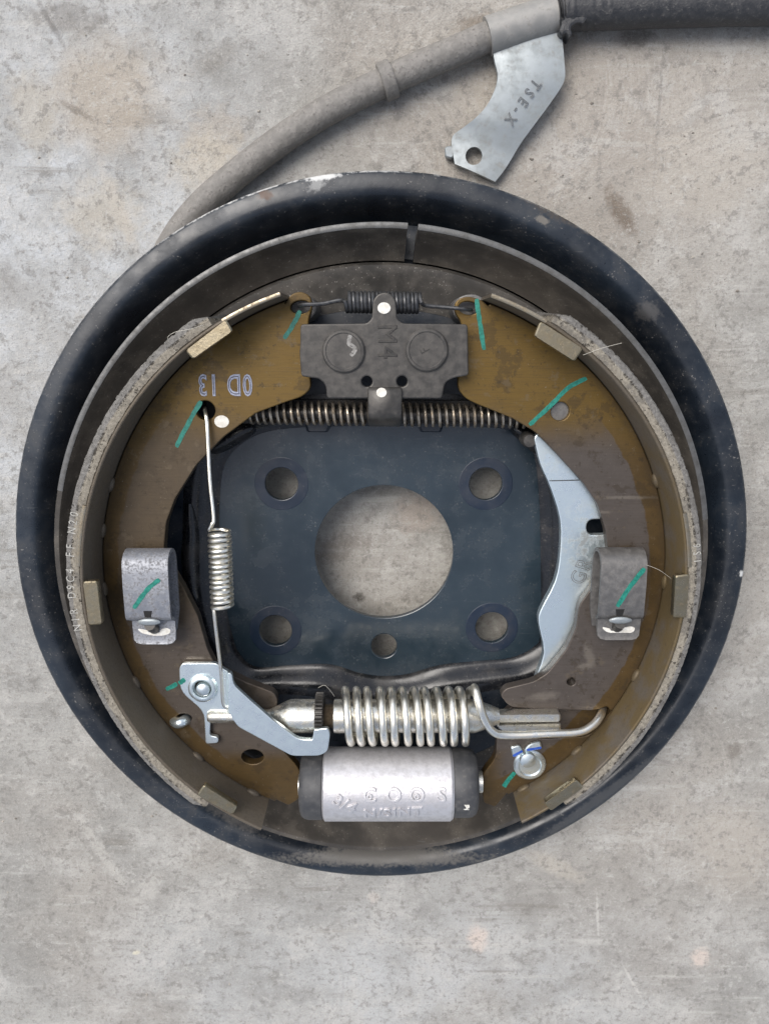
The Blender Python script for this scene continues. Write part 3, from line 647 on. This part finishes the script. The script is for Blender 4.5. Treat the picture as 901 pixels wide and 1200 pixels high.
lathe([(2.6, -2), (2.6, 1.9), (2.35, 2.4), (1.4, 2.75), (.01, 2.85)], (P(619, 893, ZW + 3).x, P(619, 893, ZW + 3).y, ZW), (0, 0, 1), 24).build('pivot_pin', 'zinc', clip)

# --- upper strut with its spring, behind the anchor plate
sp0, sp1 = P(292, 483, 25), P(618, 488, 25)
strut = tube('upper_strut', [sp0, sp0.lerp(sp1, .5), sp1], 1.9, 'darkrod', BR, 14, 'dark rod inside the long upper coil spring')
bar = PX([(240, 468), (640, 470), (640, 497), (240, 496)], 20); box8(bar, bar, 18.5, 20.5, .4).build('strut_bar', 'darkrod', strut)
tube('strut_spring', helix(sp0, sp1, 3.25, 40, 14), .48, 'spring_b', BR, 7, 'long brownish horizontal coil spring below the anchor plate')

# --- anchor plate
ZA = 40.0
an = [(352, 380), (430, 379), (436, 373), (437, 352), (442, 345), (451, 342), (459, 345), (464, 352), (465, 373), (471, 379), (548, 380), (549, 440), (530, 443), (521, 449), (518, 467), (383, 467), (382, 452), (375, 444), (353, 441), (351, 412), (352, 404)]
loops = [round_poly(PX(an, ZA), 1.0, 3)] + [circle(*PX([(x, y)], ZA)[0], 6.3 * S(x, y, ZA), None, 20) for x, y in ((430, 447), (471, 447))]
anc = plate('anchor_plate', loops, ZA - 3, ZA, 'dark', BR, .4, 'dark steel anchor plate with two round rivet heads at the top')
for x, y in ((402.5, 411.5), (500, 410)):
    q = P(x, y, ZA + .8); r = 25 * S(x, y, ZA)
    rv = lathe([(r, -.2), (r, .75), (r - .35, 1.05), (r - .9, 1.08), (r - 1.15, .9), (.01, .92)], (q.x, q.y, ZA), (0, 0, 1), 44).build('rivet', 'dark', anc)
    lathe([(4.5, -26), (4.5, 0)], (q.x, q.y, ZA - 2), (0, 0, 1), 20).build('rivet_shank', 'dark', rv)
    if x < 450: stroke('paint_mark', [(411, 392), (409, 402), (416, 409), (411, 417)], ZA + .92, 5, 'chalk', rv, .02)
    else: text('lettering', 'F', P(498, 410, ZA + .95), pi / 2 + .5, 3.6, 'emboss', rv, .06)
text('lettering', 'M4', P(453, 400, ZA + .02), -pi / 2, 7.2, 'emboss', anc, .12, .95, .1)
plate('paint_dot', [circle(*PX([(450, 361)], ZA)[0], 1.75, 1.5, 16)], ZA - .05, ZA + .14, 'white', anc, .05)
tg = PX([(431, 455), (471, 455), (470, 489), (432, 489)], ZA + 1.5)
mt = MB(); x0, x1 = tg[0][0], tg[1][0]; yA, yB = tg[0][1], tg[2][1]
prof = [(yA + .5, ZA - .8), (yA, ZA + .9), (yA - .8, ZA + 1.6), (yB + 1.2, ZA + 1.6), (yB, ZA + 1.2), (yB - 1.6, ZA - 1.0), (yB - 3.2, ZA - 5.0), (yB - 3.4, ZA - 6.0)]
rw = []
for i, (yy, zz) in enumerate(prof):
    j = min(i + 1, len(prof) - 1); i0 = max(i - 1, 0); d = Vector((prof[j][0] - prof[i0][0], prof[j][1] - prof[i0][1])).normalized(); nn = Vector((d.y, -d.x)) * 1.0
    if nn.y < 0: nn = -nn
    e = .35; rw.append([(x0 + e, yy, zz), (x0, yy - nn.x * .4, zz - nn.y * .4), (x0, yy - nn.x * 2, zz - nn.y * 2), (x1, yy - nn.x * 2, zz - nn.y * 2), (x1, yy - nn.x * .4, zz - nn.y * .4), (x1 - e, yy, zz)])
mt.grid(rw, True, True, True).build('tongue', 'dark', anc, sharp=50)
plate('paint_dot', [circle(*PX([(447, 460)], ZA + 1.6)[0], 1.4, 1.3, 16)], ZA + 1.5, ZA + 1.74, 'white', anc, .05)
# dark return spring across the top
a_, b_ = P(406, 354, 36), P(492, 355, 36); R = 13 * S(450, 354, 36) - .5
hx = helix(a_, b_, R, 19, 18, pi / 2)
wl = catmull([P(350, 358, 31), P(351, 358, 34.5), P(358, 357, 36.4), P(378, 356, 36.4), P(398, 352, 36.6), (hx[0].x - .2, hx[0].y, hx[0].z)], 5)
wr = catmull([(hx[-1].x + .2, hx[-1].y, hx[-1].z), P(499, 358, 36.8), P(520, 360, 36.4), P(543, 362, 36.4), P(551, 363, 34.5), P(552, 363, 31)], 5)
tube('upper_return_spring', wl + hx[1:-1] + wr, .55, 'spring_d', BR, 8, 'black coil return spring hooked between the shoe tops')
fr = PX([(378, 356), (359, 355)], 36.4)
for q0, q1 in (((358, 356.5, 36.4), (379, 356, 36.4)), ((521, 360.3, 36.4), (545, 362, 36.4))): pass

# --- vertical tension spring on the left
ca, cb = P(257.5, 621, 38.5), P(261.0, 711, 40.0); R = 14.2 * S(259, 660, 39) - .55
hx = helix(ca, cb, R, 15, 18, pi, Vector((0, 0, 1)))
up_ = catmull([P(240, 478, 30), P(241, 484, 34.5), P(243, 500, 36), P(246, 560, 37.5), P(250.5, 606, 38.5), P(249, 614, 39), tuple(hx[0])], 6)
dn_ = catmull([tuple(hx[-1]), P(251, 716, 41), P(252.5, 730, 41.2), P(256, 760, 41), P(259.5, 790, 40.6), P(261.5, 822, 40), P(266, 829, 39.6), P(271, 831, 38.5)], 6)
tube('tension_spring', up_ + hx[1:-1] + dn_[1:], .55, 'spring', BR, 8, 'thin silver vertical tension spring hooked into the left shoe')

# --- adjuster lever (left bottom)
ZJ = ZW + 2.2
pl1 = [(210, 783), (214, 777), (254, 777), (262, 784), (270, 788), (271, 833), (252, 834), (247, 838), (246, 862), (256, 864), (256, 871), (241, 872), (239, 834), (211, 810)]
pc = P(238, 806, ZJ)
al = plate('adjuster_lever', [round_poly(PX(pl1, ZJ), .9, 3), circle(pc.x, pc.y, 2.6, None, 24)], ZJ - 1.6, ZJ, 'zinc', BR, .25, 'zinc adjuster lever plate pinned to the lower left shoe')
mb = lathe([(2.75, 0), (2.75, .9), (3.1, 1.3), (3.7, 1.3), (4.3, .9), (4.6, 0)], (pc.x, pc.y, ZJ), (0, 0, 1), 32); mb.f = [f for f in mb.f if len(f) == 4]; mb.build('washer', 'zinc', al)
lathe([(2.2, -4), (2.2, .8), (1.9, 1.5), (1.0, 1.9), (.01, 2.0)], (P(238, 808, ZJ + 1).x, P(238, 808, ZJ + 1).y, ZJ), (0, 0, 1), 24).build('pivot_pin', 'zinc', al)
stroke('paint_mark', [(210, 801), (217, 796)], ZJ, 5.6, 'green', al)
ZK = ZW + 9.0
pw = [(268, 788), (272, 790), (274, 803), (296, 823), (320, 844), (349, 866), (366, 867), (368, 855), (384, 853), (387, 860), (384, 881), (374, 886), (342, 886), (279, 852), (270, 839)]
plate('pawl', [round_poly(PX(pw, ZK), .7, 3)], ZK - 1.6, ZK, 'zinc', al, .3)
fw = PX([(264, 787), (272, 787), (272, 836), (264, 834)], ZJ); fw2 = PX([(268, 788), (271.5, 790), (271.5, 838), (268, 836)], ZK - 1); box8(fw, fw2, ZJ - 1, ZK - .8, .2).build('folded_wall', 'zinc', al)

# --- adjuster strut (axis along x)
ya = P(400, 839, 36).y; ZS = 36.0; k = S(430, 839, 36)
def X(px, py=839, z=ZS): return P(px, py, z).x
adj = lathe([(1.6, X(244)), (2.1, X(247)), (2.1, X(316)), (2.6, X(320)), (4.6, X(336)), (5.1, X(341)), (5.1, X(370))], (0, ya, ZS), (1, 0, 0), 40).build('adjuster_strut', 'zinc2', BR, 'silver screw adjuster strut above the wheel cylinder')
mb = MB(); rows = []
rows2 = []
nt_ = 32
for xx, f in ((X(370), .9), (X(371), 1), (X(379), 1), (X(380), .9)):
    rows2.append([(xx, ya + .9 + r * f * math.cos(a), ZS + r * f * math.sin(a)) for a, r in [(2 * pi * (i + d) / nt_, r) for i in range(nt_) for d, r in ((0, 5.2), (.18, 6.4), (.55, 6.4), (.73, 5.2))]])
mb.grid(rows2, True, True, True).build('star_wheel', 'dark', adj, sharp=25)
th = []
for i in range(12): th += [(3.2, X(380) + i * .26), (3.7, X(380) + i * .26 + .13)]
lathe(th, (0, ya, ZS), (1, 0, 0), 28).build('thread', 'spring_b', adj, sharp=20)
lathe([(4.6, X(391)), (5.1, X(392)), (5.1, X(556)), (4.2, X(566)), (2.5, X(584))], (0, ya, ZS), (1, 0, 0), 40).build('sleeve', 'zinc2', adj)
for q in ([(570, 838), (657, 837), (657, 846), (574, 847)], [(580, 850), (657, 848), (657, 858), (588, 858)]):
    w_ = PX(q, 38); box8(w_, w_, 34.2, 38, .35).build('fork', 'zinc2', adj)
# --- big spring round the strut
wr = 4.7 * k; R = 34.8 * k - wr
x0, x1 = X(405), X(553); pts = []
T = 11.0; n = 22
for i in range(int(T * n) + 1):
    t = 2 * pi * i / n; pts.append(Vector((x0 + (x1 - x0) * i / (T * n) + .22 * math.sin(t * .37 + .4) + .14 * math.sin(t * .83), ya + R * math.cos(t), ZS + R * math.sin(t))))
tail = catmull([tuple(pts[-1]), P(556, 806, 40.5), P(561, 824, 44.0), P(567, 842, 44.2), P(577, 857, 43), P(593, 861.5, 42), P(640, 860, 41), P(677, 858, 40), P(694, 850, 38.5), P(703, 839, 36), P(706, 831, 32)], 6)
head = [Vector((x0 - 1.2 + 1.2 * i / 10, ya + R * math.cos(-2.2 + 2.2 * i / 10), ZS + R * math.sin(-2.2 + 2.2 * i / 10))) for i in range(11)]
tube('main_return_spring', head[:-1] + pts + tail[1:], wr, 'spring', BR, 12, 'thick bright coil spring wrapped around the adjuster strut')
hk = catmull([P(222, 841, 30), P(217, 844, 34), P(211, 847, 35.4), P(206, 846, 34), P(203, 843, 31)], 5)
tube('spring_hook', hk, 1.7, 'zinc', BR, 12, 'bent silver wire end poking through the lower left shoe')

# --- wheel cylinder
yc = P(455, 918, 36).y; ZC = 36.0; kc = S(455, 918, 36); Rc = 41.5 * kc
body = lathe([(Rc - .8, X(380, 918)), (Rc, X(382, 918)), (Rc, X(526, 918)), (Rc - .6, X(529, 918))], (0, yc, ZC), (1, 0, 0), 72)
body = body.build('wheel_cylinder', 'alu', BR, 'silver hydraulic wheel cylinder with grey rubber boots at the bottom')
base = PX([(392, 935), (520, 935), (516, 975), (396, 975)], 20); box8([(x, y + 11) for x, y in base], [(x, y + 11) for x, y in base], 11, 28, .5).build('cylinder_base', 'alu', body)
def boot(px0, px1, oy, nm):
    xa, xb = X(px0, 918), X(px1, 918); L = xb - xa; Rb = Rc * .94
    return lathe([(Rb * .97, xa), (Rb, xa + L * .06), (Rb, xa + L * .6), (Rb * .975, xa + L * .78), (Rb * .91, xa + L * .92), (Rb * .8, xa + L * .99), (Rb * .7, xa + L), (.3, xa + L)], (0, yc + oy, ZC), (1, 0, 0), 48).build('rubber_boot', 'rubber', body)
boot(380, 353, -.3, ''); bR = boot(529, 558, .4, '')
lathe([(3.4, X(356, 918)), (3.4, X(350, 918))], (0, yc - 1, ZC - 1), (1, 0, 0), 24).build('piston', 'zinc2', body)
lathe([(3.4, X(554, 918)), (3.4, X(565, 918))], (0, yc, ZC - 1), (1, 0, 0), 24).build('piston', 'zinc2', body)
lathe([(Rc * .82, X(379, 918)), (Rc * .82, X(381.5, 918))], (0, yc, ZC), (1, 0, 0), 40).build('boot_groove', 'slot', body)
lathe([(Rc * .82, X(528, 918)), (Rc * .82, X(530.5, 918))], (0, yc, ZC), (1, 0, 0), 40).build('boot_groove', 'slot', body)
def wraptext(s, px, py, size, rot=0, ext=.42, sx=1.0, bev=.15):
    me = text_mesh(s, size, ext, bev, sx); me.transform(Matrix.Rotation(rot, 4, 'Z'))
    view = math.atan2(CAM.z - ZC, CAM.y - yc); ph = view + math.asin(max(-.98, min(.98, (py - 918) * kc / Rc)))
    x_ = X(px, 918, ZC + Rc * .8)
    for v in me.vertices:
        u, w_, z = v.co; a = ph - w_ / Rc; r = Rc + z; v.co = ((x_ + u) * SC, (yc + r * math.cos(a)) * SC, (ZC + r * math.sin(a)) * SC)
    return link('lettering', finish(me, 30), 'alu', body)
for c, x in (('C', 433), ('O', 461), ('O', 488), ('S', 517)): wraptext(c, x, 931, 6.0)
for x in (433, 488): wraptext('o', x, 931, 3.2)
wraptext('N/SINT', 460, 949, 4.4, .06, .35, 1.15)
wraptext('3/4', 404, 940, 5.0, -.5)
mk = P(552, 940, 44)
q = MB(); 
# pale scuff on the right boot
for aa in (0,):
    rws = []
    for i in range(9):
        t = i / 8; a = math.radians(95 + 14 * t + 3 * math.sin(5 * t)); r = Rc * .945 + .05
        rws.append([(X(546, 918, 44) + dx + .5 * math.sin(7 * t + dx), yc + .4 + r * math.cos(a), ZC + r * math.sin(a)) for dx in (-.5, 0, .5)])
    q.grid(rws).build('scuff', 'white', bR)

# --- hold-down clips
def hold_clip(x0p, x1p, yt, ys, yb, mat, label, mirror):
    zt = 43.5; xa, xb = P(x0p, yt, zt).x, P(x1p, yt, zt).x; Yt, Ys, Yb = P(x0p, yt, zt).y, P(x0p, ys, zt).y, P(x0p, yb, 41).y
    r = (zt - ZW - .6) / 2; prof = [(Yb + 2.2, ZW + .6), (Ys, ZW + .6), (Yt - r - 1, ZW + .6)]
    for i in range(1, 9):
        a = -pi / 2 + pi * i / 9; prof.append((Yt - r + r * math.cos(a) * 1.0 - .5, ZW + .6 + r + r * math.sin(a)))
    prof += [(Yt - r - 2, zt), ((Yt + Ys) / 2, zt + .25), (Ys + 1.2, zt + .1), (Ys + .2, zt - .5), (Ys - .5, zt - 2.2), (Ys - 1.2, zt - 2.9), ((Ys + Yb) / 2, zt - 3.1), (Yb + 1.4, zt - 2.9), (Yb + .4, zt - 2.6), (Yb, zt - 2.4)]
    rw = []; t = .55; n_ = len(prof)
    for i, (yy, zz) in enumerate(prof):
        i0, i1 = max(0, i - 1), min(n_ - 1, i + 1); d = Vector((prof[i1][0] - prof[i0][0], prof[i1][1] - prof[i0][1])).normalized(); nn = Vector((-d.y, d.x)) * t
        tp = 0; 
        if i == n_ - 1: tp = 2.6
        elif i == n_ - 2: tp = 1.0
        elif i == n_ - 3: tp = .2
        elif i == 0: tp = 1.0
        xs0, xs1 = xa + tp, xb - tp
        if i > 15: xs0 += .8; xs1 += .3
        rw.append([(xs0, yy + nn.x, zz + nn.y), (xs0, yy - nn.x, zz - nn.y), (xs1, yy - nn.x, zz - nn.y), (xs1, yy + nn.x, zz + nn.y)])
    c = MB().grid(rw, True, True, True).build('hold_down_clip', mat, BR, label, sharp=40)
    xm = (xa + xb) / 2 + (.3 if not mirror else -.2)
    # slot shade painted as a thin black plate, no opening cut; pin and head
    sl_ = [(xm - 1.5, Ys + 2.9), (xm + 1.1, Ys + 2.9), (xm + .6, Ys + .9), (xm - 1.2, Ys + .9)]
    plate('slot', [sl_], zt - .2, zt + .68, 'slot', c, .02)
    pin = MB(); pin.grid(tube_rows([(xm + .3, Ys - 4.6, zt - 5.0), (xm + .3, Ys - 3.7, zt - 2.4), (xm + .1, Ys - 1.4, zt + .8)], 1.6, 14), True, True, True)
    pin = pin.build('pin', 'dark', c)
    hd = MB(); rws = []
    for i in range(7):
        th_ = pi * i / 6 - pi / 2; rws.append([(xm + 3.3 * math.cos(th_) * math.cos(a) if abs(math.cos(th_)) > .01 else xm, Ys - .4 + 1.1 * max(.01, math.cos(th_)) * math.sin(a) + .4 * math.sin(th_), zt + 1.0 + .6 * math.sin(th_)) for a in [2 * pi * k / 20 for k in range(20)]])
    hd.grid(rws, True, True, True).build('pin_head', 'bracket', pin, sharp=70)
    wp = [(xa + 2.0, Ys - 3.7), (xm - 1.7, Ys - 4.3), (xm - 1.5, Ys - 5.0), (xm + 1.9, Ys - 5.0), (xm + 2.1, Ys - 4.0), (xb - 2.2, Ys - 3.5), (xb - 1.0, Ys - 4.2), (xb - 1.6, Ys - 5.4), (xb - 3.6, Ys - 6.0), (xm, Ys - 6.0), (xa + 3.2, Ys - 5.2)]
    plate('paint_dot', [round_poly(wp, .7, 3)], zt - 3.2, zt - 2.42, 'white', c, .05)
    return c, zt
c1, zt = hold_clip(142, 196, 648, 726, 755, 'galv', 'mottled galvanised hold-down clip with a green stroke on the left shoe', False)
stroke('paint_mark', [(187, 679), (173, 691), (157, 713)], zt + .78, 5.6, 'green', c1)
c2, zt = hold_clip(705, 759, 647, 724, 750, 'clipdark', 'grey steel hold-down clip with a green stroke on the right shoe', True)
stroke('paint_mark', [(755, 666), (739, 686), (723, 711)], zt + .78, 5.6, 'green', c2)
# stray fibres caught on the linings
def fibre(pts, parent, r=.07): tube('stray_fibre', catmull(pts, 6), r, 'fibre', parent, 5)
fibre([P(238, 381, 51), P(222, 386, 53), P(206, 389, 53), P(197, 395, 52), P(199, 401, 51)], left)
fibre([P(683, 416, 51), P(705, 408, 53), P(728, 402, 52)], right); fibre([P(757, 662, 44), P(772, 668, 46), P(786, 678, 45)], right, .05)
fibre([P(373, 806, 43), P(380, 803, 44), P(386, 808, 44), P(392, 816, 42)], adj, .06)

# ------------------------------------------------------------------ the parking brake cable
CB = empty('parking_brake_cable', (0.0, 0.13, FZ * SC))
tag(CB, 'grey parking brake cable with zinc bracket and black sleeve running under the brake', 'cable')
def cb(o): return o
cpx = [(180, 330, 4.6), (203, 283, 4.6), (230, 247, 4.6), (268, 212, 4.7), (320, 171, 4.8), (376, 134, 5), (448, 97, 5.2), (540, 57, 5.6), (585, 38, 5.8), (660, 14, 6)]
cp = catmull([tuple(P(x, y, z + FZ)) for x, y, z in cpx], 10)
cb(tube('conduit', cp, 4.25, 'conduit', CB, 28))
q0, q1 = P(447, 97.5, 5.2 + FZ), P(462, 91, 5.3 + FZ); d = (q1 - q0).normalized()
mb = lathe([(4.4, 0), (5.2, .05), (5.5, .4), (5.5, 3.5), (5.2, 3.95), (4.4, 4.0)], q0, d, 36); mb.f = [f for f in mb.f if len(f) == 4]; cb(mb.build('collar', 'conduit', CB))
sp = catmull([tuple(P(x, y, z + FZ)) for x, y, z in ((650, 15, 6.2), (660, 13, 6.2), (690, 11, 6.2), (730, 9.5, 6.2), (800, 7, 6.2), (901, 5, 6.2), (1000, 5, 6.2))], 12)
rr = [5.6 + .55 * math.sin(i * 1.7) * math.exp(-i / 11) + random.uniform(-.16, .16) * (1 if i < 30 else .3) for i in range(len(sp))]
sv = cb(tube('rubber_sleeve', sp, rr, 'sleeve', CB, 30))
lip = PX([(648, -10), (653, -2), (650, 6), (656, 14), (652, 22), (657, 29), (654, 37), (659, 43), (663, 39), (667, 46), (671, 40), (668, 33), (675, 27), (683, 29), (690, 20), (686, 4), (672, -8)], 10 + FZ)
fl_ = plate('torn_flap', [round_poly(lip, .8, 3)], 4.0 + FZ, 10.6 + FZ, 'sleeve', sv, .9)
# bracket
bc = [tuple(P(x, y, 5.9 + FZ)) for x, y in ((571, 43), (595, 35), (622, 26), (651, 17))]
bcp = catmull(bc, 6)
bk_rows = tube_rows(bcp, 5.35, 36)
secs = [((577, 58), (657, 28), 7.0), ((580, 74), (659, 50), 7.4), ((583, 88), (661, 72), 7.6), ((580, 104), (661, 94), 7.4), ((570, 124), (648, 116), 6.8), ((556, 139), (626, 146), 6.0), ((542, 150), (610, 168), 4.8), ((530, 160), (601, 183), 4.0), ((530, 176), (591, 199), 3.8), ((533, 192), (580, 213), 3.7)]
Ls = catmull([tuple(P(*s[0], s[2] + FZ)) for s in secs], 4); Rs = catmull([tuple(P(*s[1], s[2] + FZ)) for s in secs], 4)
rws = []
for a, b in zip(Ls, Rs):
    d = b - a; nL = 7; rowt = [a + d * (i / nL) + Vector((0, 0, .5 * math.cos(pi * (i / nL - .5)))) for i in range(nL + 1)]
    rws.append([tuple(v) for v in rowt] + [(v.x, v.y, v.z - 1.6) for v in reversed(rowt)])
bmb = MB().grid(rws, True, True, True); brk = bmb.build('bracket', 'bracket', CB, sharp=45)
hc = P(555, 183, 4 + FZ); cut = lathe([(2.6, -8), (2.6, 8)], (hc.x, hc.y, 4 + FZ), (0, 0, 1), 24).build('cutter', 'slot'); cb(brk); bpy.context.view_layer.update(); boolean_cut(brk, cut)
mb = MB().grid(bk_rows, True, True, True); o = mb.build('clamp', 'clamp', brk)
q = PX([(521, 172), (531, 170), (531, 186), (522, 184)], 3.5 + FZ); o = box8(q, q, 1.2 + FZ, 3.6 + FZ, .3).build('bent_tab', 'bracket', brk)
p0, p1 = P(627, 98, 8.2 + FZ), P(598, 139, 7.2 + FZ); d = (p1 - p0)
rot = math.atan2(d.y, d.x)
for i, ch in enumerate('TSE-X'):
    q = p0.lerp(p1, i / 4); zz = 8.15 - i * .3 + FZ
    text('lettering', ch, (q.x, q.y, zz), rot, 4.4, 'darkgrey', brk, 0, .8, .11, True)
bpy.context.view_layer.update()
